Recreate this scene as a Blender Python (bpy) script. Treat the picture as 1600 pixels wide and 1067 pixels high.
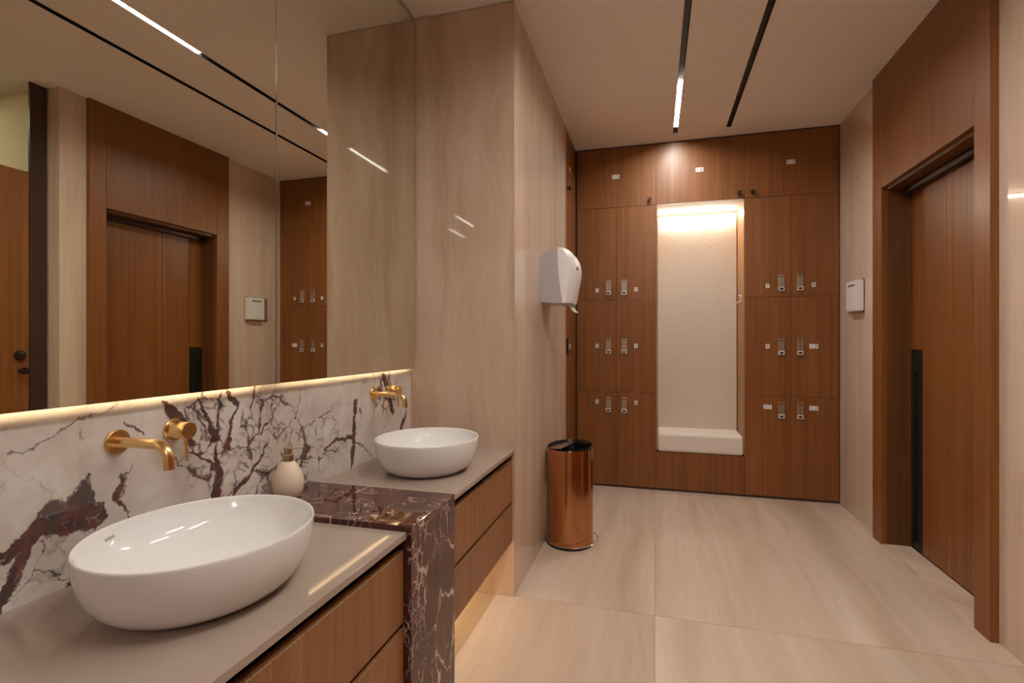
import bpy, bmesh, math, random
from mathutils import Vector, Matrix
random.seed(7)
for o in list(bpy.data.objects): bpy.data.objects.remove(o)
scene = bpy.context.scene
COL = scene.collection

# ------------------------------------------------------------------ camera, world, exposure
cam_d = bpy.data.cameras.new('camera'); cam = bpy.data.objects.new('camera', cam_d); COL.objects.link(cam)
cam.location = (0, 0, 1.22)
cam.rotation_euler = (math.radians(90), 0, math.atan(223 / 795))
cam_d.sensor_width = 36; cam_d.lens = 795 / 1600 * 36; cam_d.clip_start = 0.01
scene.camera = cam
world = bpy.data.worlds.new('world'); scene.world = world; world.use_nodes = True
world.node_tree.nodes['Background'].inputs[0].default_value = (0.9, 0.8, 0.7, 1)
world.node_tree.nodes['Background'].inputs[1].default_value = 0.0
scene.view_settings.view_transform = 'Standard'; scene.view_settings.look = 'None'
scene.view_settings.gamma = 1.0; scene.view_settings.use_curve_mapping = False
scene.view_settings.exposure = 0.0
STRIP_POWER = 262.0          # linear ceiling lamps
STRIP_COL = (1.0, 0.95, 0.88)
WARM = (1.0, 0.85, 0.50)

# ------------------------------------------------------------------ node helpers
class G:
    def __init__(s, name):
        s.m = bpy.data.materials.new(name); s.m.use_nodes = True
        s.t = s.m.node_tree; s.n = s.t.nodes; s.l = s.t.links
        s.b = s.n['Principled BSDF']
    def put(s, sock, v):
        if isinstance(v, bpy.types.NodeSocket): s.l.new(v, sock)
        elif v is not None:
            if isinstance(v, (tuple, list)) and sock.type == 'RGBA' and len(v) == 3: v = (*v, 1)
            sock.default_value = v
    def math(s, op, a, b=None, c=None, clamp=False):
        n = s.n.new('ShaderNodeMath'); n.operation = op; n.use_clamp = clamp
        for i, v in enumerate((a, b, c)):
            if v is not None: s.put(n.inputs[i], v)
        return n.outputs[0]
    def vmath(s, op, a, b=None, scale=None):
        n = s.n.new('ShaderNodeVectorMath'); n.operation = op
        s.put(n.inputs[0], a)
        if b is not None: s.put(n.inputs[1], b)
        if scale is not None: s.put(n.inputs['Scale'], scale)
        return n.outputs['Value'] if op in ('LENGTH', 'DOT_PRODUCT', 'DISTANCE') else n.outputs[0]
    def comb(s, x, y, z):
        n = s.n.new('ShaderNodeCombineXYZ')
        for i, v in enumerate((x, y, z)): s.put(n.inputs[i], v)
        return n.outputs[0]
    def pos(s):
        g = s.n.new('ShaderNodeNewGeometry'); sp = s.n.new('ShaderNodeSeparateXYZ')
        s.l.new(g.outputs['Position'], sp.inputs[0])
        return sp.outputs[0], sp.outputs[1], sp.outputs[2]
    def rand(s):
        return s.n.new('ShaderNodeObjectInfo').outputs['Random']
    def noise(s, vec, scale=1, detail=3, rough=.5, dist=0, col=False):
        n = s.n.new('ShaderNodeTexNoise'); s.put(n.inputs['Vector'], vec)
        n.inputs['Scale'].default_value = scale; n.inputs['Detail'].default_value = detail
        n.inputs['Roughness'].default_value = rough; n.inputs['Distortion'].default_value = dist
        return n.outputs['Color'] if col else n.outputs[0]
    def voro_edge(s, vec, scale):
        n = s.n.new('ShaderNodeTexVoronoi'); n.feature = 'DISTANCE_TO_EDGE'
        s.put(n.inputs['Vector'], vec); n.inputs['Scale'].default_value = scale
        return n.outputs['Distance']
    def white(s, w):
        n = s.n.new('ShaderNodeTexWhiteNoise'); n.noise_dimensions = '1D'; s.put(n.inputs['W'], w)
        return n.outputs['Value']
    def ramp(s, fac, stops, interp='LINEAR'):
        n = s.n.new('ShaderNodeValToRGB'); n.color_ramp.interpolation = interp
        e = n.color_ramp.elements
        while len(e) < len(stops): e.new(.5)
        for el, (p, c) in zip(e, stops):
            el.position = p; el.color = (*c, 1) if len(c) == 3 else c
        s.put(n.inputs[0], fac); return n.outputs[0]
    def step(s, v, lo, hi, a=0., b=1.):
        n = s.n.new('ShaderNodeMapRange'); n.interpolation_type = 'SMOOTHSTEP'
        s.put(n.inputs[0], v); s.put(n.inputs[1], lo); s.put(n.inputs[2], hi); s.put(n.inputs[3], a); s.put(n.inputs[4], b)
        return n.outputs[0]
    def mix(s, f, a, b, mode='MIX'):
        n = s.n.new('ShaderNodeMix'); n.data_type = 'RGBA'; n.blend_type = mode
        s.put(n.inputs[0], f); s.put(n.inputs[6], a); s.put(n.inputs[7], b)
        return n.outputs[2]
    def bump(s, h, strength=.2, dist=.01):
        n = s.n.new('ShaderNodeBump'); n.inputs['Strength'].default_value = strength; n.inputs['Distance'].default_value = dist
        s.put(n.inputs['Height'], h); s.l.new(n.outputs[0], s.b.inputs['Normal'])
    def fin(s, col=None, rough=.5, metal=0., spec=None, coat=None, coatr=None):
        if col is not None: s.put(s.b.inputs['Base Color'], col)
        s.put(s.b.inputs['Roughness'], rough); s.put(s.b.inputs['Metallic'], metal)
        if spec is not None: s.put(s.b.inputs['Specular IOR Level'], spec)
        if coat is not None:
            s.put(s.b.inputs['Coat Weight'], coat); s.put(s.b.inputs['Coat Roughness'], coatr or .03)
        return s.m

def plain(name, col, rough=.5, metal=0., var=.04, scale=30, **k):
    g = G(name); x, y, z = g.pos()
    n = g.noise(g.comb(x, y, z), scale, 3)
    c2 = tuple(max(0, c * (1 - var * 2)) for c in col); c1 = tuple(min(1, c * (1 + var)) for c in col)
    return g.fin(g.ramp(n, [(.3, c2), (.7, c1)]), rough, metal, **k)

def emit(name, col, power):
    g = G(name); g.b.inputs['Base Color'].default_value = (.9, .9, .9, 1)
    g.b.inputs['Emission Color'].default_value = (*col, 1); g.b.inputs['Emission Strength'].default_value = power
    return g.m

def wood(name, light, dark, rough=.38, strip=.105):
    g = G(name); x, y, z = g.pos(); r = g.rand()
    h = g.math('ADD', x, y)
    h = g.math('ADD', h, g.math('MULTIPLY', g.noise(g.comb(h, r, g.math('MULTIPLY', z, .9)), 2, 2), .02))
    ho = g.math('ADD', h, g.math('MULTIPLY', r, 7.3))
    tone = g.white(g.math('FLOOR', g.math('DIVIDE', ho, strip)))
    fine = g.noise(g.comb(g.math('MULTIPLY', ho, 230), r, g.math('MULTIPLY', z, 2.2)), 1, 4, .6)
    mid = g.noise(g.comb(g.math('MULTIPLY', ho, 38), r, g.math('MULTIPLY', z, .7)), 1, 3, .55)
    f = g.math('ADD', g.math('MULTIPLY', fine, .55), g.math('MULTIPLY', mid, .5))
    f = g.math('ADD', f, g.math('MULTIPLY', g.math('SUBTRACT', tone, .5), .09))
    c = g.ramp(f, [(.34, dark), (.52, tuple((a + b) / 2 for a, b in zip(light, dark))), (.72, light)])
    g.bump(fine, .06, .002)
    return g.fin(c, g.step(fine, .3, .7, rough + .06, rough - .04))

def stone(name, axis, cols, rough=.12, warp=.05, vein=.5, freq=7, along=.45, fine=.28):
    """streaked beige marble; axis = direction the streaks run along"""
    g = G(name); x, y, z = g.pos(); r = g.rand()
    if axis == 'z': u, v = g.math('ADD', x, y), z
    elif axis == 'y': u, v = x, y
    u = g.math('ADD', u, g.math('MULTIPLY', r, 11.7))
    w = g.noise(g.comb(g.math('MULTIPLY', u, 3.5), r, g.math('MULTIPLY', v, 1.6)), 1, 3)
    u2 = g.math('ADD', u, g.math('MULTIPLY', w, warp * 2))
    n1 = g.noise(g.comb(g.math('MULTIPLY', u2, freq), r, g.math('MULTIPLY', v, along)), 1, 7, .62, .2)
    n2 = g.noise(g.comb(g.math('MULTIPLY', u2, freq * 7), r, g.math('MULTIPLY', v, 1.6)), 1, 3, .55)
    n3 = g.noise(g.comb(g.math('MULTIPLY', u2, 4), g.math('ADD', r, 4.), g.math('MULTIPLY', v, 2.3)), 1, 5, .65)
    f = g.math('ADD', g.math('MULTIPLY', n1, .75), g.math('MULTIPLY', n2, fine))
    c = g.ramp(f, [(.24 + fine / 2, cols[2]), (.38 + fine / 2, cols[1]), (.52 + fine / 2, cols[0])])
    vn = g.step(g.math('ABSOLUTE', g.math('SUBTRACT', n3, .52)), .0, .012, 1., 0.)
    vn = g.math('MULTIPLY', vn, g.step(n1, .5, .62))
    c = g.mix(g.math('MULTIPLY', vn, vein), c, tuple(min(1, q * 1.28) for q in cols[0]))
    return g.fin(c, rough, 0., spec=.5)

def brushed(name, col, rough, axis='z', amt=.12, lo=.72):
    g = G(name); x, y, z = g.pos()
    if axis == 'z': vec = g.comb(g.math('MULTIPLY', x, 300), g.math('MULTIPLY', y, 300), g.math('MULTIPLY', z, 3))
    else: vec = g.comb(g.math('MULTIPLY', x, 60), g.math('MULTIPLY', y, 400), g.math('MULTIPLY', z, 400))
    n = g.noise(vec, 1, 3)
    c = g.ramp(n, [(.25, tuple(q * lo for q in col)), (.75, col)])
    return g.fin(c, g.step(n, .2, .8, rough, rough + amt), 1.)

M = {}
M['wood'] = wood('walnut_veneer', (.285, .104, .025), (.155, .050, .009))
M['wood_v'] = wood('vanity_oak_veneer', (.355, .155, .053), (.205, .080, .023), .42, .3)
M['wood_niche_lit'] = wood('led_lit_walnut_veneer', (.46, .235, .085), (.30, .135, .043), .4)  # same wood as the lockers, lightened so the colour carries the niche LED glow
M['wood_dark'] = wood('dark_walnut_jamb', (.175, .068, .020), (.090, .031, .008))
M['trav'] = stone('travertine_polished', 'z', ((.66, .505, .395), (.575, .42, .315), (.45, .31, .215)), .035, .10, .3, 6, .75, .10)
M['trav_plain'] = stone('travertine_straight', 'z', ((.70, .56, .455), (.64, .495, .39), (.565, .42, .32)), .04, .03, .1, 7, .4, .12)
M['floor'] = stone('floor_marble', 'y', ((.68, .55, .45), (.60, .465, .365), (.51, .38, .285)), .09, .06, .2, 5, .32, .10)
M['ceil'] = plain('ceiling_paint', (.86, .78, .70), .9, var=.008)
M['cream'] = plain('cream_paint', (.80, .72, .52), .8, var=.01)
M['grout'] = plain('joint_grout', (.33, .24, .17), .9)
M['black'] = plain('matt_black', (.012, .011, .011), .45)
M['void'] = plain('shadow_gap_black', (.004, .0037, .0035), .9, spec=.05)
M['bronze'] = plain('dark_bronze', (.05, .032, .024), .35, .7)
M['stile'] = plain('dark_brown_laminate', (.055, .026, .020), .4)
M['ceramic'] = plain('white_ceramic', (.82, .81, .795), .03, var=.003)
M['gold'] = plain('brushed_gold', (.86, .60, .29), .26, 1., var=.02, scale=15)
M['copper'] = brushed('brushed_copper', (.56, .27, .125), .13, 'z', .04, .85)
M['steel'] = brushed('champagne_steel', (.74, .62, .50), .28, 'z')
M['chrome'] = plain('bright_chrome', (.80, .80, .77), .12, 1., var=.01)
M['nickel'] = brushed('brushed_nickel', (.62, .50, .36), .25, 'z')
M['white_pl'] = plain('white_plastic', (.78, .75, .73), .35, var=.01)
M['grey_pl'] = plain('grey_plastic', (.42, .40, .42), .4, var=.01)
M['egg'] = plain('cream_stoneware', (.80, .66, .50), .55, var=.02)
M['fabric'] = None
M['sticker'] = plain('white_sticker', (.78, .76, .76), .5, var=.01)
M['ink'] = plain('dark_print', (.03, .03, .04), .6)
M['keypad'] = plain('keypad_grey', (.17, .13, .105), .4)
M['green'] = plain('vacant_green', (.05, .30, .07), .4)
M['bag'] = plain('black_bin_liner', (.010, .010, .010), .22, scale=60, var=.3)
M['paper'] = plain('paper_towel', (.85, .83, .82), .8, var=.01)
M['lamp'] = emit('linear_lamp_diffuser', STRIP_COL, STRIP_POWER)
M['led_warm'] = emit('warm_led', WARM, 55)
M['led_mirror'] = emit('mirror_led', (1.0, .78, .46), 75)
M['led_niche'] = emit('niche_led', (1.0, .91, .77), 165)
M['stall_fill'] = emit('stall_fill_glow', (1.0, .92, .74), 60)
def _mirror():
    g = G('mirror_silver'); return g.fin((.79, .785, .70), .0, 1.)
M['mirror'] = _mirror()
def _acrylic():
    g = G('clear_acrylic'); g.b.inputs['Transmission Weight'].default_value = 1.
    g.b.inputs['IOR'].default_value = 1.2; return g.fin((.95, .93, .92), .03)
M['acrylic'] = _acrylic()
def _fabric(name, col, relief):
    g = G(name); x, y, z = g.pos()
    v = g.comb(g.math('MULTIPLY', g.math('ADD', x, y), 62), 0., g.math('MULTIPLY', z, 95))
    n = g.noise(v, 1, 2, .5); m = g.noise(g.comb(x, y, z), 300, 2)
    g.bump(g.math('ADD', n, g.math('MULTIPLY', m, .2)), relief, .006)
    return g.fin(g.ramp(m, [(.3, tuple(q * .93 for q in col)), (.7, col)]), .75)
M['panel'] = _fabric('textured_wallcovering', (.66, .565, .475), .8)
M['cushion'] = _fabric('cream_leatherette', (.78, .70, .62), .03)
def _quartz():
    g = G('taupe_quartz'); x, y, z = g.pos(); p = g.comb(x, y, z)
    n = g.noise(p, 400, 2); m = g.noise(p, 5, 3)
    c = g.ramp(g.math('ADD', g.math('MULTIPLY', n, .4), g.math('MULTIPLY', m, .6)), [(.35, (.36, .278, .230)), (.65, (.415, .325, .272))])
    return g.fin(c, .045)
M['quartz'] = _quartz()
def _rosso():
    g = G('rosso_red_marble'); x, y, z = g.pos(); p = g.comb(x, g.math('MULTIPLY', y, 1.15), g.math('MULTIPLY', z, .62))
    wn = g.noise(p, 7, 5, .6, col=True)
    q = g.vmath('ADD', p, g.vmath('SCALE', g.vmath('SUBTRACT', wn, (.5, .5, .5)), scale=.13))
    d1 = g.voro_edge(q, 8.5); d2 = g.voro_edge(g.vmath('ADD', q, (3.1, 1.7, .4)), 23)
    a = g.noise(p, 5.5, 3); b = g.noise(g.vmath('ADD', p, (7, 3, 1)), 9, 3)
    w1 = g.math('MULTIPLY', g.step(a, .46, .66), .055)
    v1 = g.math('MULTIPLY', g.step(d1, 0., g.math('ADD', w1, .004), 1., 0.), g.step(a, .36, .47))
    v2 = g.math('MULTIPLY', g.step(d2, 0., .045, 1., 0.), g.step(b, .50, .62))
    v = g.math('MAXIMUM', g.math('MULTIPLY', v1, .95), g.math('MULTIPLY', v2, .75))
    base = g.ramp(g.noise(q, 9, 5, .65), [(.3, (.045, .015, .011)), (.5, (.075, .022, .016)), (.72, (.125, .040, .029))])
    return g.fin(g.mix(v, base, (.60, .48, .41)), .035)
M['rosso'] = _rosso()
def _viola():
    g = G('violet_breccia_marble'); x, y, z = g.pos(); p = g.comb(0., y, z)
    w1 = g.noise(p, 9, 4, .6, col=True); w2 = g.noise(p, 60, 4, .7, col=True)
    q = g.vmath('ADD', p, g.vmath('SCALE', g.vmath('SUBTRACT', w1, (.5, .5, .5)), scale=.085))
    q = g.vmath('ADD', q, g.vmath('SCALE', g.vmath('SUBTRACT', w2, (.5, .5, .5)), scale=.024))
    q = g.vmath('MULTIPLY', q, (0, 1, 1))
    def seg(a, b, wa, wb):
        A = Vector((0, *a)); BA = Vector((0, *b)) - A
        pa = g.vmath('SUBTRACT', q, tuple(A))
        t = g.math('DIVIDE', g.vmath('DOT_PRODUCT', pa, tuple(BA)), BA.length_squared, clamp=True)
        d = g.vmath('LENGTH', g.vmath('SUBTRACT', pa, g.vmath('SCALE', tuple(BA), scale=t)))
        w = g.math('MULTIPLY_ADD', t, wb - wa, wa)
        return g.math('SUBTRACT', d, w)           # signed distance to a tapering band
    def union(l):
        r = l[0]
        for k in l[1:]: r = g.math('MINIMUM', r, k)
        return r
    S = VIOLA_SEGS
    sd = union([seg(*k) for k in S])
    big = g.step(sd, -.002, .003, 1., 0.)
    # fractured network: dense inside two zones, sparse elsewhere
    dens = union([g.math('SUBTRACT', g.vmath('DISTANCE', g.vmath('MULTIPLY', p, (0, 1, 1)), (0, cy, cz)), cr) for cy, cz, cr in VIOLA_ZONES])
    dz = g.step(dens, -.06, .07, 1., 0.)
    a = g.noise(p, 6, 3)
    act = g.math('MAXIMUM', g.math('MULTIPLY', dz, g.step(a, .25, .5)), g.math('MULTIPLY', g.step(a, .56, .66), .5))
    e1 = g.voro_edge(q, 10); e2 = g.voro_edge(g.vmath('ADD', q, (0, 5.3, 2.2)), 26)
    n2 = g.noise(p, 16, 3)
    t1 = g.math('MULTIPLY', g.math('MULTIPLY', g.step(n2, .38, .72), .15), act)
    v1 = g.math('MULTIPLY', g.step(e1, 0., g.math('ADD', t1, .012), 1., 0.), g.step(act, .1, .4))
    v2 = g.math('MULTIPLY', g.step(e2, 0., .12, 1., 0.), g.math('MULTIPLY', act, g.step(n2, .43, .57)))
    hair = g.math('MULTIPLY', g.step(g.voro_edge(g.vmath('ADD', q, (0, 1.3, 7.7)), 5), 0., .012, 1., 0.), g.step(a, .4, .55, .15, .55))
    base = g.ramp(g.noise(q, 7, 4, .6), [(.3, (.53, .455, .405)), (.5, (.67, .60, .55)), (.7, (.76, .71, .67))])
    base = g.mix(g.math('MULTIPLY', g.step(g.noise(p, 3.1, 3), .55, .7), .45), base, (.60, .45, .36))
    vc = g.ramp(g.noise(p, 19, 4, .6), [(.36, (.045, .033, .028)), (.5, (.085, .032, .028)), (.62, (.15, .045, .042))])
    c = g.mix(g.math('MULTIPLY', hair, .55), base, (.22, .15, .12))
    c = g.mix(g.math('MULTIPLY', v2, .8), c, vc); c = g.mix(g.math('MULTIPLY', v1, .92), c, vc)
    inner = g.mix(g.math('MULTIPLY', g.step(g.voro_edge(q, 33), 0., .03, 1., 0.), g.step(n2, .5, .62)), vc, (.42, .30, .26))
    c = g.mix(g.math('MULTIPLY', big, .95), c, inner)
    return g.fin(c, .045)

# ------------------------------------------------------------------ object helpers
ORG = {}
def link(name, data, parent=None, org=None):
    o = bpy.data.objects.new(name, data); COL.objects.link(o)
    if parent is not None:
        o.parent = parent; ORG[o.name] = ORG[parent.name]
    else:
        o.location = org; ORG[o.name] = Vector(org)
    return o
def tag(o, label=None, cat=None, group=None, kind=None):
    for k, v in (('label', label), ('category', cat), ('group', group), ('kind', kind)):
        if v: o[k] = v
    return o
def thing(name, loc, label=None, cat=None, group=None, kind=None):
    return tag(link(name, None, None, Vector(loc)), label, cat, group, kind)
def mk(name, bm, mat, parent=None, smooth=False, angle=35):
    bmesh.ops.recalc_face_normals(bm, faces=bm.faces)
    if parent is not None: org = ORG[parent.name]
    else:
        vs = [v.co for v in bm.verts]
        org = Vector(((min(v.x for v in vs) + max(v.x for v in vs)) / 2, (min(v.y for v in vs) + max(v.y for v in vs)) / 2, min(v.z for v in vs)))
    bmesh.ops.translate(bm, verts=bm.verts, vec=-org)
    me = bpy.data.meshes.new(name); bm.to_mesh(me); bm.free()
    me.materials.append(M[mat] if isinstance(mat, str) else mat)
    if smooth:
        me.polygons.foreach_set('use_smooth', [True] * len(me.polygons))
        try: me.set_sharp_from_angle(angle=math.radians(angle))
        except Exception: pass
    return link(name, me, parent, org)
def B(bm, x0, x1, y0, y1, z0, z1, bev=0., seg=2):
    t = bmesh.new()
    vs = [t.verts.new((x, y, z)) for x in (x0, x1) for y in (y0, y1) for z in (z0, z1)]
    for f in ((0, 1, 3, 2), (4, 6, 7, 5), (0, 4, 5, 1), (2, 3, 7, 6), (0, 2, 6, 4), (1, 5, 7, 3)): t.faces.new([vs[i] for i in f])
    bmesh.ops.recalc_face_normals(t, faces=t.faces)
    if bev: bmesh.ops.bevel(t, geom=list(t.edges), offset=bev, segments=seg, profile=.6, affect='EDGES')
    merge(bm, t)
def merge(bm, t):
    me = bpy.data.meshes.new('tmp'); t.to_mesh(me); t.free(); bm.from_mesh(me); bpy.data.meshes.remove(me)
def weighted(o):
    w = o.modifiers.new('weighted_normals', 'WEIGHTED_NORMAL'); w.mode = 'FACE_AREA'; w.weight = 100; w.keep_sharp = False
    return o
def box(name, x0, x1, y0, y1, z0, z1, mat, parent=None, bev=0., seg=2):
    bm = bmesh.new(); B(bm, x0, x1, y0, y1, z0, z1, bev, seg); o = mk(name, bm, mat, parent, smooth=bev > 0, angle=60)
    if bev: weighted(o)
    return o
def lathe(prof, n=48, sx=1., sy=1., loc=(0, 0, 0)):
    bm = bmesh.new(); rings = []
    for r, z in prof:
        if r < 1e-6: rings.append([bm.verts.new((loc[0], loc[1], loc[2] + z))])
        else: rings.append([bm.verts.new((loc[0] + r * sx * math.cos(2 * math.pi * i / n), loc[1] + r * sy * math.sin(2 * math.pi * i / n), loc[2] + z)) for i in range(n)])
    for a, b in zip(rings, rings[1:]):
        for i in range(n):
            j = (i + 1) % n
            if len(a) == 1 and len(b) == 1: continue
            if len(a) == 1: bm.faces.new((a[0], b[j], b[i]))
            elif len(b) == 1: bm.faces.new((a[i], a[j], b[0]))
            else: bm.faces.new((a[i], a[j], b[j], b[i]))
    return bm
def orient(bm, axis, loc):
    """turn a lathe built along +z so that it points along axis, then move it"""
    q = Vector((0, 0, 1)).rotation_difference(Vector(axis).normalized())
    bmesh.ops.transform(bm, matrix=Matrix.Translation(loc) @ q.to_matrix().to_4x4(), verts=bm.verts)
    return bm
def tube(pts, rad, n=20, caps=True, up=Vector((0, 1, 0))):
    bm = bmesh.new(); pts = [Vector(p) for p in pts]; rings = []
    rads = rad if isinstance(rad, (list, tuple)) else [rad] * len(pts)
    for i, p in enumerate(pts):
        t = (pts[min(i + 1, len(pts) - 1)] - pts[max(i - 1, 0)]).normalized()
        a = t.cross(up)
        if a.length < 1e-4: a = t.cross(Vector((1, 0, 0)))
        a.normalize(); b = t.cross(a).normalized()
        rings.append([bm.verts.new(p + (a * math.cos(2 * math.pi * k / n) + b * math.sin(2 * math.pi * k / n)) * rads[i]) for k in range(n)])
    for r0, r1 in zip(rings, rings[1:]):
        for k in range(n): bm.faces.new((r0[k], r0[(k + 1) % n], r1[(k + 1) % n], r1[k]))
    if caps: bm.faces.new(rings[0]); bm.faces.new(rings[-1])
    return bm
def text(name, s, size, mat, parent, origin, right, up, thick=.0004, wide=1.0):
    """flat lettering as mesh, centred at origin; right/up span its plane"""
    c = bpy.data.curves.new(name, 'FONT'); c.body = s; c.size = size; c.align_x = 'CENTER'; c.align_y = 'CENTER'; c.extrude = thick; c.space_character = wide
    t = bpy.data.objects.new('tmp', c); COL.objects.link(t); bpy.context.view_layer.update()
    me = bpy.data.meshes.new_from_object(t.evaluated_get(bpy.context.evaluated_depsgraph_get()))
    bpy.data.objects.remove(t); bpy.data.curves.remove(c)
    bm = bmesh.new(); bm.from_mesh(me); bpy.data.meshes.remove(me)
    r, u = Vector(right).normalized(), Vector(up).normalized(); n = r.cross(u)
    m = Matrix((r, u, n)).transposed().to_4x4(); m.translation = Vector(origin)
    bmesh.ops.transform(bm, matrix=m, verts=bm.verts)
    return mk(name, bm, mat, parent)

# ------------------------------------------------------------------ key planes
XW, XS, XM = -1.205, -1.19, -1.163      # wall, stone splash face, mirror face
XF = -.645                              # worktop front = column side
YC, YE, YL = 2.343, 3.80, 4.34          # column front, column end, locker fronts
XR, XP = 1.34, 1.31                     # right marble wall, wooden portal face
H = 2.85
ZT, ZD = .705, .72                      # worktop top, divider top

# ------------------------------------------------------------------ setting
fl = tag(box('floor', -1.5, 2.9, -3.3, 5.0, -.10, -.006, 'grout'), kind='structure')
J = .0012
xs = [-1.5, 0, 1.6, 2.9]; ys = [-3.3, -.85, 2.352, 5.0]
for i in range(3):
    for j in range(3):
        box('floor_tile', xs[i] + J, xs[i + 1] - J, ys[j] + J, ys[j + 1] - J, -.006, 0, 'floor', fl)
cb = bmesh.new()
T1, T2, TW = .155, .54, .0175
for a in ((-1.5, T1 - TW, -3.3, 5.0), (T1 - TW, T1 + TW, 4.20, 5.0), (T1 - TW, T1 + TW, -3.3, -2.9), (T1 + TW, T2 - TW, -3.3, 5.0),
          (T2 - TW, T2 + TW, 4.165, 5.0), (T2 - TW, T2 + TW, -3.3, -2.9), (T2 + TW, 2.9, -3.3, 5.0)):
    B(cb, *a, H, H + .10)
tag(mk('ceiling', cb, 'ceil'), kind='structure')
wl = tag(box('wall_left', -1.5, XW, -3.3, 5.0, 0, H, 'trav'), kind='structure')
wc = tag(box('wall_column', XW, XF - .015, YC + .015, YE, 0, H - .004, 'trav'), kind='structure')
box('front_slab', XW, XF - .0002, YC, YC + .0148, 0, H - .004, 'trav', wc, .0012)
box('side_slab', XF - .0148, XF, YC + .015, YE, 0, H - .004, 'trav_plain', wc, .0012)
tag(box('trim_1', XF + .0005, XF + .026, YC, YE + .01, H - .014, H, 'ceil'), kind='structure')
tag(box('wall_far', -1.5, 2.9, 4.92, 5.0, 0, H, 'trav'), kind='structure')
tag(box('wall_right_far', XR, XR + .26, 3.665, 4.92, 0, H, 'trav_plain', bev=.002), kind='structure')
tag(box('wall_right_near', XR, 1.44, 2.352, 2.515, 0, H, 'trav_plain', bev=.002), kind='structure')
tag(box('wall_back', -1.5, 2.9, -3.3, -3.2, 0, H, 'trav'), kind='structure')
tag(box('trim_2', 1.4405, 1.446, 2.346, 2.352, 0, H, 'steel'), kind='structure')
tag(box('wall_stall', 1.462, 2.9, 2.335, 2.515, 0, H, 'cream'), kind='structure')
tag(box('wall_stall_back', 2.8, 2.9, -3.2, 2.335, 0, H, 'cream'), kind='structure')
tag(box('wall_stall_side', 1.47, 2.8, 1.30, 1.34, 0, H, 'cream'), kind='structure')
tag(box('wall_panelled', 1.44, 1.47, -3.2, 1.36, 0, H, 'wood'), kind='structure')

# wooden door portal on the right
d1 = thing('door_1', (1.4, 3.08, 0), kind='structure')
YN, YNI, YFI, YFO, ZO = 2.511, 2.62, 3.541, 3.668, 2.14
box('frame_stile', XP, XR + .06, YN, YNI, 0, H, 'wood', d1, .0015)
box('frame_stile', XP, XR + .06, YFI, YFO, 0, H, 'wood', d1, .0015)
box('header_panel', XP, XR + .06, YNI + .002, YFI - .002, ZO, H, 'wood', d1, .0015)
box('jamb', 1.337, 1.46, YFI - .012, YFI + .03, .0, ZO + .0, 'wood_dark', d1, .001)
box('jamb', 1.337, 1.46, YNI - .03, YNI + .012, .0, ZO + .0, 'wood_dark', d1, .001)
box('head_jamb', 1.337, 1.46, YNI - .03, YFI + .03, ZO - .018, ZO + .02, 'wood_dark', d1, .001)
box('door_rail', 1.415, 1.452, YNI + .012, YFI - .012, ZO - .052, ZO - .018, 'bronze', d1, .002)
leaf = box('door_leaf', 1.472, 1.50, YNI - .02, YFI + .02, .006, ZO, 'black', d1)
for a, b in ((YNI - .02, 3.095), (3.098, 3.155), (3.158, 3.402), (3.405, YFI + .02)):
    z0 = .014 if b < 3.5 else 1.172
    box('leaf_board', 1.46, 1.4722, a, b, z0, ZO, 'wood', leaf, .0012)
pp = bmesh.new()
B(pp, 1.4575, 1.4722, 3.405, 3.447, .02, 1.170); B(pp, 1.4575, 1.4722, 3.492, YFI + .02, .02, 1.170)
B(pp, 1.4575, 1.4722, 3.447, 3.492, 1.035, 1.170); B(pp, 1.4575, 1.4722, 3.447, 3.492, .02, .06)
pl = tag(mk('pull_plate', pp, 'black', leaf), 'black recessed pull plate')
th = tag(box('trim_3', XP + .012, 1.458, YNI + .012, YFI - .012, .0, .011, 'trav_plain', bev=.002), kind='structure')
box('edge_strip', XP + .001, XP + .010, YNI + .001, YFI - .001, .0, .007, 'trav_plain', th)
wh = orient(lathe([(0, 0), (.008, 0), (.008, .006), (0, .006)], 16), (-1, 0, 0), (1.4575, 3.505, 1.118))
mk('lock_cylinder', wh, 'bronze', leaf)

# toilet stall front
st = tag(box('stall_stile', 1.446, 1.462, 2.255, 2.345, 0, H, 'stile', bev=.001), 'dark brown full height stile beside the stall door', 'stile')
sd = thing('stall_door', (1.45, 1.8, .0), 'brown wooden toilet stall door with dark round lock', 'stall door')
box('door_panel', 1.444, 1.468, 1.37, 2.250, .10, 2.28, 'wood', sd, .002)
mk('lock_rose', orient(lathe([(0, 0), (.030, 0), (.030, .012), (.024, .022), (0, .022)], 28), (-1, 0, 0), (1.4445, 2.20, 1.135)), 'bronze', sd, True)
box('vacant_window', 1.4205, 1.4235, 2.192, 2.208, 1.145, 1.152, 'green', sd)
kb = lathe([(0, 0), (.010, 0), (.010, .025), (.021, .034), (.023, .048), (.018, .056), (0, .058)], 24)
mk('door_knob', orient(kb, (-1, 0, 0), (1.4445, 2.20, 1.04)), 'bronze', sd, True)
dl = thing('stall_fill_lamp', (2.1, 1.85, H), 'unseen round ceiling lamp added to light the toilet stall', 'light')  # added lamp, itself out of view, to brighten the cream stall wall
mk('trim_ring', lathe([(.075, 0), (.095, 0), (.095, -.006), (.075, -.004), (.075, 0)], 40, loc=(2.1, 1.85, H)), 'white_pl', dl, True)
mk('diffuser', lathe([(0, -.001), (.075, -.001), (.075, -.003), (0, -.003)], 40, loc=(2.1, 1.85, H)), 'stall_fill', dl)

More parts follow.
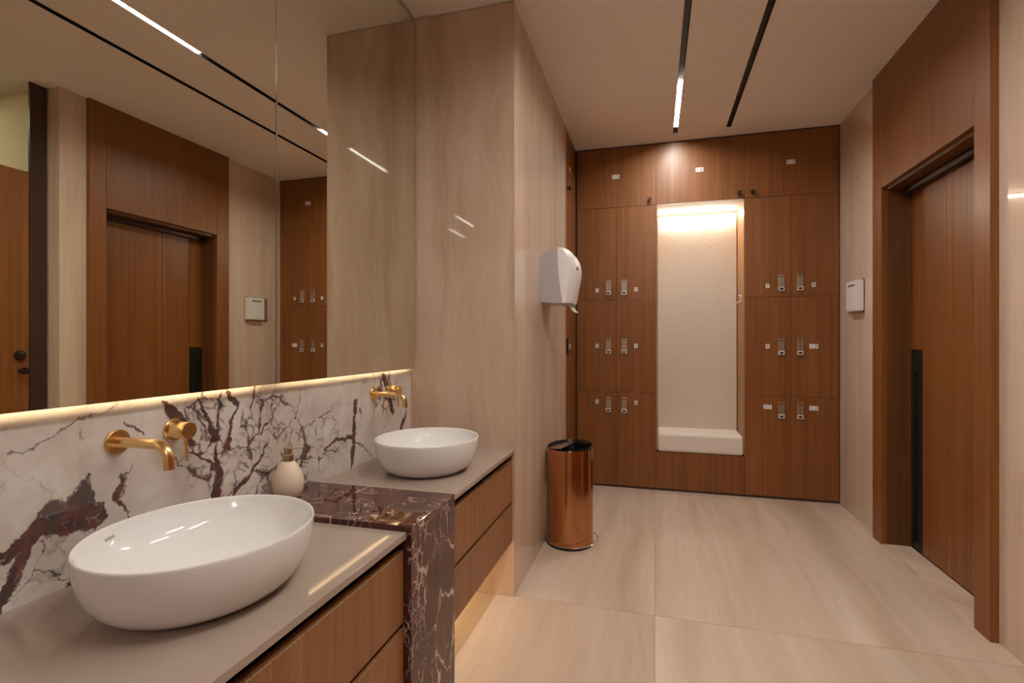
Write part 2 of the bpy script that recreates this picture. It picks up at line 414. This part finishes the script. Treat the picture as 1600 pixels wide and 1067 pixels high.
# ceiling light tracks
def track(x, y1, lits, label):
    t = thing('light_track', (x, y1 / 2, H), label, 'track light', 'black linear tracks in the ceiling')
    bm = bmesh.new()
    B(bm, x - TW, x - TW + .003, -2.9, y1, H - .0005, H + .06); B(bm, x + TW - .003, x + TW, -2.9, y1, H - .0005, H + .06)
    B(bm, x - TW, x + TW, -2.9, y1, H + .055, H + .065); B(bm, x - TW, x + TW, y1 - .003, y1, H - .0005, H + .06); B(bm, x - TW, x + TW, -2.9, -2.897, H - .0005, H + .06)
    mk('channel', bm, 'black', t)
    prev = -2.895
    for a, b in lits:
        if a - prev > .02: box('blank_cover', x - TW + .004, x + TW - .004, prev, a - .001, H + .012, H + .016, 'black', t)
        box('lamp', x - TW + .0035, x + TW - .0035, a, b, H + .006, H + .03, 'lamp', t); prev = b + .001
    box('blank_cover', x - TW + .004, x + TW - .004, prev, y1 - .004, H + .012, H + .016, 'black', t)
track(T1, 4.20, ((-2.15, -1.53), (.30, .89), (1.63, 2.30), (3.40, 4.07)), 'black ceiling track with lit lamp near the overhead locker numbered 16')
track(T2, 4.165, ((-2.8, -2.2), (.98, 1.62)), 'black ceiling track ending unlit before the overhead locker numbered 17')
sm = thing('ceiling_speaker', (.066, 3.33, H), 'round white cover set flush in the ceiling beside the lit lamp', 'speaker')
mk('rim', lathe([(.040, 0), (.044, 0), (.044, -.003), (.040, -.003), (.040, 0)], 36, loc=(.066, 3.33, H)), 'ceil', sm, True)
mk('cover', lathe([(0, -.0005), (.039, -.0005), (.039, -.002), (0, -.002)], 36, loc=(.066, 3.33, H)), 'ceil', sm)
ap = bmesh.new()
for a in ((-1.104, -1.10, 1.60, 2.10), (-.70, -.696, 1.60, 2.10), (-1.10, -.70, 1.60, 1.604), (-1.10, -.70, 2.096, 2.10)): B(ap, *a, H - .0015, H)
hp = thing('access_hatch', (-.9, 1.85, H), 'flush square access hatch outlined in the ceiling above the basins', 'hatch')
mk('hatch_frame', ap, 'ceil', hp); box('hatch_panel', -1.0985, -.7015, 1.6055, 2.0945, H - .001, H, 'ceil', hp)

# ------------------------------------------------------------------ splash stone, mirror
def pq(x, y, X=XS):
    F = 795.; t = math.atan(223 / F); l = (x - 800) / F
    rx, ry, rz = l * math.cos(t) - math.sin(t), l * math.sin(t) + math.cos(t), -(y - 533.5) / F
    k = X / rx; return (ry * k, 1.22 + rz * k)
# bands of dark stone, measured on the slab as (y, z) metres
VIOLA_SEGS = []
for a, b, wa, wb in (((-10, 868), (45, 845), .012, .016), ((45, 845), (95, 815), .018, .020), ((95, 812), (150, 802), .036, .026), ((128, 795), (146, 738), .036, .003),
                     ((45, 845), (-5, 955), .014, .012), ((100, 915), (115, 905), .006, .012), ((194, 742), (184, 775), .002, .008), ((184, 775), (200, 805), .004, .001),
                     ((250, 622), (272, 655), .006, .016), ((272, 655), (298, 690), .014, .008), ((310, 620), (335, 690), .003, .010), ((335, 700), (345, 780), .004, .022),
                     ((300, 700), (340, 740), .002, .006), ((400, 604), (388, 640), .006, .002), ((360, 612), (372, 640), .012, .004), ((372, 640), (355, 700), .004, .010), ((420, 690), (370, 770), .003, .010),
                     ((556, 626), (553, 690), .010, .014), ((553, 690), (546, 735), .012, .006), ((553, 680), (505, 700), .010, .004), ((600, 590), (614, 640), .010, .018), ((590, 605), (606, 625), .004, .006), ((636, 640), (626, 668), .004, .014), ((556, 690), (580, 712), .003, .001), ((15, 708), (110, 668), .0008, .0014), ((110, 668), (180, 636), .0014, .0008), ((198, 662), (222, 686), .0012, .0030), ((205, 725), (188, 748), .0006, .0012), ((300, 640), (330, 660), .001, .003), ((440, 620), (410, 680), .001, .003), ((470, 610), (462, 660), .0012, .002), ((520, 640), (500, 655), .001, .002)):
    ya, za = pq(*a); yb, zb = pq(*b); VIOLA_SEGS.append(((ya, za), (yb, zb), wa, wb))
VIOLA_ZONES = []
for c, r in (((345, 680), .13), ((400, 700), .17), ((455, 715), .12), ((600, 610), .10), ((505, 690), .08)):
    yy, zz = pq(*c); VIOLA_ZONES.append((yy, zz, r))
M['viola'] = _viola()
YS = 1.545
box('backsplash_slab', XW, XS, .10, YS - .0006, ZT - .03, 1.125, 'viola', wl)
box('backsplash_slab', XW, XS, YS + .0006, YC, ZT - .03, 1.125, 'viola', wl)
ZM = 1.085
ms = 1.362
for a, b, lab in ((.38, ms - .0036, 'tall frameless wall mirror above the basin with the soap bottle beside it'), (ms + .0036, YC - .006, 'tall frameless wall mirror reaching the beige marble column')):
    t = thing('wall_mirror', (XM, (a + b) / 2, ZM), lab, 'mirror', 'frameless mirrors over the basins')
    box('mirror_glass', XM - .006, XM, a, b, ZM, H - .022, 'mirror', t, .0012, 1)
    box('backing_board', XM - .020, XM - .0065, a + .01, b - .01, 1.16, H - .03, 'black', t)
    box('led_strip', XM - .0115, XM - .0085, a + .03, b - .03, 1.1105, 1.1135, 'led_mirror', t)
    box('light_lip', XM - .0175, XM - .0061, a, b, 1.0895, 1.0905, 'steel', t)
    if b < 2: box('edge_strip', XM - .005, XM + .0012, b + .0004, b + .0068, ZM, H - .022, 'chrome', t)

# ------------------------------------------------------------------ vanity
def vanity(y0, y1, lab, end):
    v = thing('vanity_cabinet', (-.92, (y0 + y1) / 2, .27), lab, 'cabinet', 'floating vanity drawer cabinets')
    box('body', XW + .002, XF - .034, y0 + .002, y1 - .002, .272, ZT - .019, 'void', v)
    for z0, z1 in ((.272, .447), (.462, .656)):
        d = box('drawer', XF - .030, XF - .008, y0 + .003, y1 - end, z0, z1, 'wood_v', v, .001)
        box('finger_edge', XF - .0095, XF - .0072, y0 + .004, y1 - end - .001, z1 - .0025, z1 + .0006, 'nickel', d)
    box('base_panel', XW + .002, XF - .010, y0 + .002, y1 - .002, .266, .2715, 'wood_v', v)
    if end > .004: box('filler', XF - .040, XF - .010, y1 - end + .002, y1 - .001, .272, ZT - .019, 'wood_v', v)
    box('led_strip', -1.155, -1.135, y0 + .03, y1 - .03, .257, .2655, 'led_warm', v)
def worktop(y0, y1, lab):
    tag(box('worktop', XS + .0005, XF, y0 + .0005, y1 - .0005, ZT - .018, ZT, 'quartz', bev=.0018), lab, 'worktop', 'taupe stone vanity worktops')
def divider(y0, y1, lab):
    t = thing('marble_divider', (-.92, (y0 + y1) / 2, 0), lab, 'divider', 'red marble blocks of the vanity')
    bm = bmesh.new(); B(bm, XS + .0005, -.632, y0, y1, ZD - .02, ZD, .0012, 1); mk('top_slab', bm, 'rosso', t)
    bm = bmesh.new(); B(bm, -.652, -.632, y0, y1, 0, ZD - .0202, .0012, 1); mk('front_slab', bm, 'rosso', t)
    for a, b in ((y0, y0 + .02), (y1 - .02, y1)):
        bm = bmesh.new(); B(bm, XW + .002, -.6522, a, b, 0, ZD - .0202); mk('side_slab', bm, 'rosso', t)
vanity(.458, 1.247, 'floating wooden drawer cabinet under the basin, its top beside the soap bottle', .003)
vanity(1.557, YC - .002, 'floating wooden drawer cabinet between the red marble block and beige column', .018)
worktop(.458, 1.247, 'glossy taupe worktop butting against the step of the red marble block')
worktop(1.557, YC - .001, 'glossy taupe worktop meeting the beige marble column')
divider(1.2475, 1.5565, 'veined dark red marble block between the two drawer cabinets')
divider(.147, .4575, 'veined dark red marble block closing the end of the vanity')

# basins
def basin(cx, cy, lab, mark):
    t = thing('wash_basin', (cx, cy, ZT), lab, 'basin', 'white oval vessel basins')
    hh = .131
    prof = [(0, .0), (.64, .0), (.69, .0015), (.745, .006), (.81, .0155), (.875, .030), (.93, .050), (.968, .073), (.990, .097), (.999, .116), (1.0, hh - .005), (.9985, hh - .002), (.993, hh),
            (.984, hh), (.977, hh - .0025), (.968, hh - .009), (.945, .109), (.895, .090), (.82, .070), (.72, .052), (.59, .038), (.43, .029), (.26, .024), (.2, .023), (.115, .022), (.11, .018), (0, .018)]
    bm = lathe([(r * 1., z) for r, z in prof], 96, .2035, .222, (cx, cy, ZT + .0003))
    mk('bowl', bm, 'ceramic', t, True, 60)
    mk('drain_cover', lathe([(0, .0185), (.030, .0185), (.031, .021), (.028, .026), (.015, .0285), (0, .029)], 40, loc=(cx, cy, ZT)), 'ceramic', t, True)
    if mark:
        a = math.radians(197); rr = .945
        p = Vector((cx + rr * .2035 * math.cos(a), cy + rr * .222 * math.sin(a), ZT + .1085))
        right = Vector((-.2035 * math.sin(a) * -1, .222 * math.cos(a) * -1, 0)).normalized()
        inward = Vector((-math.cos(a), -math.sin(a), 0)); up = (Vector((0, 0, 1)) - inward * .55).normalized()
        right = (right - up * right.dot(up)).normalized()
        nrm = right.cross(up); p = p + nrm * (.0025 if nrm.dot(inward) > 0 else -.0025)
        text('printed_mark', 'AXENT', .0085, 'ink', t, p, right, up, .0001)
basin(-.899, .847, 'white oval vessel basin with a small printed mark, on the worktop beside the soap bottle', True)
basin(-.885, 1.89, 'white oval vessel basin on the worktop next to the beige column', False)

# faucets
def faucet(y, lab, dy):
    z = .990; t = thing('wall_faucet', (XS, y, z), lab, 'faucet', 'brushed gold wall faucets')
    def disc(yy, zz, r, d, nm):
        return mk(nm, orient(lathe([(0, 0), (r, 0), (r, d - .002), (r - .002, d), (0, d)], 40), (1, 0, 0), (XS + .0002, yy, zz)), 'gold', t, True)
    disc(y, z, .0285, .007, 'spout_flange')
    pts = [(XS + .004, y, z), (XS + .06, y, z), (XS + .118, y, z)]
    R = .036
    for k in range(1, 13):
        a = math.radians(84) * k / 12; pts.append((XS + .118 + R * math.sin(a), y, z - R + R * math.cos(a)))
    e = Vector(pts[-1]); dr = Vector((math.cos(math.radians(84)), 0, -math.sin(math.radians(84))))
    pts.append(tuple(e + dr * .022))
    bm = tube(pts, .0115, 24, False)
    inner = tube([tuple(e + dr * .0215), tuple(e + dr * .004)], .0095, 24, False); merge(bm, inner)
    mk('spout', bm, 'gold', t, True, 60)
    mk('aerator', orient(lathe([(0, 0), (.0094, 0), (.0094, .004), (0, .004)], 24), dr, e + dr * .0165), 'bronze', t)
    hy, hz = y + dy, z + .004
    disc(hy, hz, .0285, .006, 'handle_flange')
    kn = mk('handle_knob', orient(lathe([(0, 0), (.0215, 0), (.0215, .0468), (.0207, .048), (0, .048)], 40), (1, 0, 0), (XS + .006, hy, hz)), 'gold', t, True)
    lv = tube([(XS + .040, hy, hz - .018), (XS + .046, hy - .003, hz - .050), (XS + .050, hy - .005, hz - .075)], [.0042, .0042, .0036], 14)
    mk('lever', lv, 'gold', kn, True)
faucet(.880, 'brushed gold wall faucet over the basin beside the soap bottle', .142)
faucet(1.985, 'brushed gold wall faucet over the basin next to the beige column', .142)

# soap bottle
sx, sy = -1.128, 1.372
sb = thing('soap_dispenser', (sx, sy, ZD), 'egg shaped cream soap bottle with metal pump on the red marble', 'soap bottle')
mk('bottle', lathe([(0, 0), (.024, 0), (.030, .002), (.038, .012), (.0455, .030), (.0475, .046), (.0455, .066), (.039, .087), (.029, .105), (.021, .115), (.016, .119), (0, .120)], 48, loc=(sx, sy, ZD + .0003)), 'egg', sb, True, 60)
mk('collar', lathe([(0, .1185), (.0165, .1185), (.0168, .1195), (.0168, .139), (.016, .140), (0, .140)], 36, loc=(sx, sy, ZD)), 'nickel', sb, True)
mk('pump_head', lathe([(0, .1402), (.0125, .1402), (.0128, .142), (.0128, .160), (.012, .161), (0, .161)], 36, loc=(sx, sy, ZD)), 'nickel', sb, True)
mk('nozzle', tube([(sx + .008, sy + .004, ZD + .1585), (sx + .028, sy + .030, ZD + .1575), (sx + .031, sy + .034, ZD + .156)], [.0028, .0024, .0022], 12), 'nickel', sb, True)

# ------------------------------------------------------------------ lockers
def sticker(parent, s, c, right, nrm, w=.0265, hgt=.034):
    """one white tag per digit; c = centre on the door face"""
    c, r, n = Vector(c), Vector(right), Vector(nrm); k = len(s); W = w * k * (1.12 if k > 1 else 1)
    bm = bmesh.new(); p0 = c - r * W / 2; p1 = c + r * W / 2 + n * .0008
    B(bm, min(p0.x, p1.x), max(p0.x, p1.x), min(p0.y, p1.y), max(p0.y, p1.y), c.z - hgt / 2, c.z + hgt / 2)
    pl = mk('number_plate', bm, 'sticker', parent)
    for i, ch in enumerate(s):
        text('digit', ch, .033, 'ink', pl, c + r * ((i - (k - 1) / 2) * W / k) + n * .0012, r, (0, 0, 1))
def keylock(parent, x, y, z):
    """combination lock on a door facing -y"""
    L = box('lock', x - .0205, x + .0205, y - .014, y, z - .061, z + .061, 'steel', parent, .003)
    box('lock_slot', x - .014, x + .014, y - .0146, y - .0138, z + .044, z + .053, 'black', L)
    box('keypad', x - .014, x + .014, y - .0146, y - .0138, z - .028, z + .039, 'keypad', L)
    bm = bmesh.new()
    for r in range(5):
        for c in (-.0065, .0065): B(bm, x + c - .0045, x + c + .0045, y - .0156, y - .0144, z - .024 + r * .0125, z - .015 + r * .0125)
    k = mk('keys', bm, 'steel', L)
    tb = box('thumb_turn', x - .0215, x + .0215, y - .021, y - .0138, z - .062, z - .033, 'white_pl', L, .003)
    box('button', x - .013, x + .013, y - .0222, y - .0208, z - .055, z - .040, 'bronze', L, .0006)
def knob(parent, loc, axis):
    mk('knob', orient(lathe([(0, 0), (.0085, 0), (.0075, .012), (.015, .018), (.016, .021), (.016, .032), (.0145, .034), (0, .034)], 28), axis, loc), 'bronze', parent, True)
XL = [-.640, -.307, .010, .682, 1.006, 1.332]
ZR = [.018, .797, 1.567, 2.343, 2.838]
g_ = .0010
def locker_front(name, x0, x1, z0, z1, label, group, depth=.5):
    t = thing(name, ((x0 + x1) / 2, YL + .25, z0), label, 'locker', group)
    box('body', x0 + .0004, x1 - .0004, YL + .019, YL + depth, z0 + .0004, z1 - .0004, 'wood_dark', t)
    d = box('door', x0 + g_, x1 - g_, YL, YL + .0185, z0 + g_, z1 - g_, 'wood', t, .0012)
    return t, d
num = {(0, 2): 1, (1, 2): 2, (0, 1): 3, (1, 1): 4, (0, 0): 5, (1, 0): 6, (3, 2): 7, (4, 2): 8, (3, 1): 9, (4, 1): 10, (3, 0): 11, (4, 0): 12}
LOCK_LABEL = {
    1: 'locker tagged 1 under overhead locker 15, beside the dark corner', 2: 'locker tagged 2 under overhead locker 15, touching the niche',
    3: 'locker tagged 3, middle one of the column beside the dark corner', 4: 'locker tagged 4, middle one between locker 3 and the niche',
    5: 'locker tagged 5 reaching the floor behind the copper bin', 6: 'locker tagged 6 reaching the floor beside the bench, next to locker 5',
    7: 'locker tagged 7 under overhead locker 17, level with the robe hook', 8: 'locker tagged 8 under overhead locker 17, touching the marble wall',
    9: 'locker tagged 9, middle one between the niche and locker 10', 10: 'locker tagged 10, middle one of the column at the marble wall',
    11: 'locker tagged 11 reaching the floor between the bench and locker 12', 12: 'locker tagged 12 reaching the floor in the marble wall corner'}
LZ = {2: 1.672, 1: 1.180, 0: .692}; NZ = {2: 1.652, 1: 1.184, 0: .713}
for (c, r), n in num.items():
    x0, x1 = XL[c], XL[c + 1]
    t, d = locker_front('locker', x0, x1, ZR[r], ZR[r + 1], LOCK_LABEL[n], 'numbered lockers with combination locks')
    inner = c in (0, 3)                                  # hinged pairs carry their locks at the meeting edge
    lx = (x1 - .068) if inner else (x0 + .062); nx = (x1 - .162) if inner else (x0 + .157)
    keylock(t, lx, YL - .0002, LZ[r])
    sticker(t, str(n), (nx, YL - .0002, NZ[r]), (1, 0, 0), (0, -1, 0))
for x0, x1, n, kx in ((XL[0], XL[2], 15, -.041), (XL[2], XL[3], 16, .638), (XL[3], XL[5], 17, .737)):
    t, d = locker_front('overhead_locker', x0, x1, ZR[3], ZR[4], {15: 'wide overhead locker door tagged 15 above lockers 1 and 2', 16: 'wide overhead locker door tagged 16 right above the lit niche', 17: 'wide overhead locker door tagged 17 filling the ceiling corner at the marble wall'}[n], 'overhead lockers along the ceiling')
    knob(t, (kx, YL - .0002, 2.385), (0, -1, 0))
    sticker(t, str(n), ((x0 + x1) / 2, YL - .0002, 2.600), (1, 0, 0), (0, -1, 0))
# return lockers in the corner past the column
for z0, z1, n in ((ZR[0], ZR[3], 13), (ZR[3], ZR[4], 14)):
    t = thing('corner_locker', (-.8, 4.06, z0), {13: 'tall locker door with black lock in the corner past the column', 14: 'small overhead corner locker door with dark knob past the column'}[n], 'locker', 'corner lockers beyond the column')
    box('body', -1.18, XF - .022, YE + .001, YL + .30, z0 + .0004, z1 - .0004, 'void', t)
    box('door', XF - .0215, XF - .003, YE + .003, YL - .034, z0 + g_, z1 - g_, 'wood', t, .0012)
    if n == 14:
        knob(t, (XF - .0032, 3.875, 2.395), (1, 0, 0)); sticker(t, '14', (XF - .0032, 4.01, 2.58), (0, 1, 0), (1, 0, 0))
    else:
        L = box('lock', XF - .0032, XF + .012, 3.845, 3.885, 1.125, 1.245, 'black', t, .003)
        box('lock_face', XF + .0118, XF + .0126, 3.852, 3.878, 1.14, 1.235, 'keypad', L)
        sticker(t, '13', (XF - .0032, 4.01, 1.18), (0, 1, 0), (1, 0, 0))
tag(box('trim_4', -.662, 1.34, YL + .012, YL + .03, 0, .0175, 'stile'), kind='structure')
tag(box('trim_5', -.655, XL[0] - .001, YL + .008, YL + .018, 0, ZR[4], 'stile'), kind='structure')
tag(box('trim_6', XL[5] + .001, XR, YL + .006, YL + .018, 0, H - .004, 'stile'), kind='structure')
tag(box('trim_7', -.662, 1.34, YL + .006, YL + .02, ZR[4] + .001, H, 'stile'), kind='structure')

# bench niche
nx0, nx1, nyb = XL[2] + .0006, XL[3] - .0006, 4.70
nc = thing('bench_niche', (.346, 4.5, 0), 'lit seating niche with wooden side wall between the lockers', 'niche')
box('bench_front', nx0 + g_, nx1 - g_, YL, YL + .0185, .0185, .3175, 'wood', nc, .0012)
box('bench_box', nx0, nx1, YL + .019, nyb + .02, .0185, .3175, 'void', nc)
box('side_wall', nx0, nx0 + .010, YL + .001, nyb, .326, 2.3425, 'wood_niche_lit', nc)
box('side_wall', nx1 - .007, nx1, YL + .001, nyb, .326, 2.3425, 'wood_niche_lit', nc)
box('niche_ceiling', nx0 + .0102, nx1 - .0072, YL + .001, nyb, 2.333, 2.3425, 'panel', nc)
box('back_wall', nx0 + .0102, nx1 - .0072, nyb - .012, nyb, .326, 2.3328, 'wood', nc)
box('padded_panel', nx0 + .014, nx1 - .012, nyb - .030, nyb - .0122, .40, 2.314, 'panel', nc, .003)
led = orient(lathe([(0, 0), (.005, 0), (.005, .63), (0, .63)], 12), (1, 0, 0), (nx0 + .02, nyb - .068, 2.298))
mk('led_tube', led, 'led_niche', nc)
cu = bmesh.new(); B(cu, nx0 + .011, nx1 - .008, YL - .006, nyb - .031, .3185, .474, .030, 5)
tag(weighted(mk('bench_cushion', cu, 'cushion', None, True, 60)), 'cream upholstered seat cushion on the niche bench', 'cushion')
hk = thing('robe_hook', (nx1 - .0075, 4.46, 1.55), 'small white double hook on the niche side wall', 'hook')
X0 = nx1 - .0078
box('plate', X0 - .004, X0, 4.445, 4.475, 1.535, 1.60, 'white_pl', hk, .0015)
mk('lower_prong', tube([(X0 - .003, 4.46, 1.548), (X0 - .020, 4.46, 1.535), (X0 - .036, 4.46, 1.530), (X0 - .044, 4.46, 1.545)], [.0055, .005, .005, .0055], 12), 'white_pl', hk, True)
mk('upper_prong', tube([(X0 - .003, 4.46, 1.588), (X0 - .014, 4.46, 1.588), (X0 - .022, 4.46, 1.598)], .0048, 12), 'white_pl', hk, True)

# ------------------------------------------------------------------ bag dispenser on the right wall
bd = thing('bag_dispenser', (XR, 4.04, 1.42), 'flat white box with a dark slot on the marble beside the door', 'dispenser')
box('backing_plate', XR - .006, XR - .0003, 3.885, 4.16, 1.412, 1.640, 'acrylic', bd, .001)
box('box_body', XR - .046, XR - .0062, 3.875, 4.075, 1.425, 1.632, 'white_pl', bd, .003)
box('front_door', XR - .050, XR - .0462, 3.902, 4.062, 1.435, 1.568, 'white_pl', bd, .0015)
box('slot', XR - .0468, XR - .0458, 3.92, 4.035, 1.596, 1.606, 'black', bd)
tag(mk('wall_button', orient(lathe([(0, 0), (.008, 0), (.008, .004), (0, .005)], 20), (-1, 0, 0), (XR - .0002, 4.0, 2.342)), 'nickel'), 'tiny round metal stud high on the marble beside the door', 'stud')

# ------------------------------------------------------------------ paper towel dispenser
td = thing('towel_dispenser', (XF, 3.07, 1.45), 'white and grey paper towel dispenser on the column side', 'dispenser')
def loft(rows, ymid, name, mat):
    """rows = (depth, z, half_width); closed sweep around the front, open at the wall"""
    bm = bmesh.new(); R = []
    for d, z, w in rows:
        ring = []
        for k in range(15):
            s = -1 + 2 * k / 14; e = abs(s) ** 6
            ring.append(bm.verts.new((XF + .0004 + d * (1 - .10 * e), ymid + s * w, z)))
        R.append(ring)
    for a, b in zip(R, R[1:]):
        for k in range(14): bm.faces.new((a[k], a[k + 1], b[k + 1], b[k]))
    L = [r[0] for r in R]; Rr = [r[-1] for r in R]
    bm.faces.new(L); bm.faces.new(Rr[::-1]); bm.faces.new(R[0][::-1]); bm.faces.new(R[-1])
    return mk(name, bm, mat, td, True, 50)
ym = 3.065
body = bmesh.new()
prof = [(0, 1.452), (.10, 1.444), (.125, 1.448), (.118, 1.50), (.107, 1.58), (.100, 1.66), (.098, 1.73), (.094, 1.765), (.06, 1.757), (.02, 1.737), (0, 1.722)]
vs0 = [body.verts.new((XF + .0004 + d, ym - .138, z)) for d, z in prof]; vs1 = [body.verts.new((XF + .0004 + d, ym + .138, z)) for d, z in prof]
body.faces.new(vs0); body.faces.new(vs1[::-1])
for k in range(len(prof)): body.faces.new((vs0[k], vs0[(k + 1) % len(prof)], vs1[(k + 1) % len(prof)], vs1[k]))
mk('housing', body, 'grey_pl', td)
# white hood: profile from top back edge over the front down to the bottom lip
hood = [(.095, 1.768), (.105, 1.778), (.130, 1.776), (.158, 1.760), (.184, 1.732), (.202, 1.700), (.211, 1.662), (.212, 1.625), (.206, 1.585), (.196, 1.540), (.188, 1.495), (.182, 1.462), (.176, 1.445), (.150, 1.444), (.125, 1.447)]
inn = [(.126, 1.450), (.119, 1.50), (.108, 1.58), (.101, 1.66), (.099, 1.73)]
hb = bmesh.new(); loop = hood + inn; rings = []
for k in range(17):
    s = -1 + 2 * k / 16; e = abs(s) ** 5
    rings.append([hb.verts.new((XF + .0006 + (d if i >= len(hood) else .10 + (d - .10) * (1 - .38 * e)), ym + s * .1405, z - (.012 * e if 0 < i < 5 else 0))) for i, (d, z) in enumerate(loop)])
for a, b in zip(rings, rings[1:]):
    for i in range(len(loop)): hb.faces.new((a[i], a[(i + 1) % len(loop)], b[(i + 1) % len(loop)], b[i]))
hb.faces.new(rings[0]); hb.faces.new(rings[-1][::-1])
mk('cover', hb, 'white_pl', td, True, 40)
mk('lock_badge', orient(lathe([(0, 0), (.014, 0), (.014, .003), (0, .004)], 20), (1, -.25, 0), (XF + .205, ym - .085, 1.645)), 'bronze', td, True)
ps = bmesh.new(); pts = [(.155, 1.450), (.160, 1.430), (.172, 1.408), (.188, 1.392)]
R0 = [ps.verts.new((XF + d, ym - .075, z)) for d, z in pts]; R1 = [ps.verts.new((XF + d + .004, ym + .075, z + .004)) for d, z in pts]
for k in range(3): ps.faces.new((R0[k], R0[k + 1], R1[k + 1], R1[k]))
bmesh.ops.solidify(ps, geom=list(ps.faces), thickness=.0008)
mk('paper_sheet', ps, 'paper', td, True)

# ------------------------------------------------------------------ waste bin
bx, by, br, bh = -.497, 3.075, .1395, .578
wb = thing('waste_bin', (bx, by, 0), 'cylindrical copper waste bin with black liner against the column', 'bin')
mk('base_ring', lathe([(0, .0005), (br + .001, .0005), (br + .002, .004), (br + .001, .014), (br - .002, .015), (0, .015)], 64, loc=(bx, by, 0)), 'black', wb, True)
mk('drum', lathe([(br - .006, .0155), (br, .0155), (br, bh - .003), (br - .001, bh), (br - .003, bh), (br - .004, bh - .004), (br - .004, .03), (br - .006, .0155)], 96, loc=(bx, by, 0)), 'copper', wb, True)
ln = bmesh.new(); n = 72; lr = []
for j, (r, z) in enumerate(((br - .0048, bh - .012), (br - .0046, bh + .0005), (br - .006, bh + .003), (br - .012, bh - .014), (br - .018, bh - .07), (br - .03, bh - .20), (.0, bh - .21))):
    if r == 0: lr.append([ln.verts.new((bx, by, z))]); continue
    ring = []
    for i in range(n):
        a = 2 * math.pi * i / n; w = random.uniform(-1, 0) * (.0008 if j < 3 else .006); back = .5 - .5 * math.cos(a - math.radians(60))
        zz = z + (random.uniform(-1, 1) * .002 + (.022 * (1 - back) if j == 2 else .012 * (1 - back) if j == 1 else 0) if j > 0 else 0)
        ring.append(ln.verts.new((bx + (r + w) * math.cos(a), by + (r + w) * math.sin(a), zz)))
    lr.append(ring)
for a, b in zip(lr, lr[1:]):
    for i in range(n):
        k = (i + 1) % n
        ln.faces.new((a[i], a[k], b[0]) if len(b) == 1 else (a[i], a[k], b[k], b[i]))
tag(mk('liner', ln, 'bag', wb, True, 60), 'black plastic bin liner')
# tilted half disc flap
fp = bmesh.new(); q = []
for i in range(25):
    a = math.radians(90 + 180 * i / 24); q.append((.118 * math.cos(a), .118 * math.sin(a)))
rot = Matrix.Translation((bx - .008, by + .0, bh + .012)) @ Matrix.Rotation(math.radians(-12), 4, 'Z') @ Matrix.Rotation(math.radians(-9), 4, 'Y')
va = [fp.verts.new(rot @ Vector((x, y, .001))) for x, y in q]; vb = [fp.verts.new(rot @ Vector((x, y, -.001))) for x, y in q]
fp.faces.new(va); fp.faces.new(vb[::-1])
for i in range(len(q)): k = (i + 1) % len(q); fp.faces.new((va[i], vb[i], vb[k], va[k]))
mk('flap', fp, 'nickel', wb)
wr = []
for i in range(25):
    a = math.radians(-112 + 150 * i / 24); rr = br + .003 + .036 * math.sin(math.pi * i / 24) ** 1.0
    wr.append((bx + rr * math.cos(a), by + rr * math.sin(a), .022 + .030 * i / 24))
mk('wire_handle', tube(wr, .0030, 8, up=Vector((0, 0, 1))), 'chrome', wb, True)
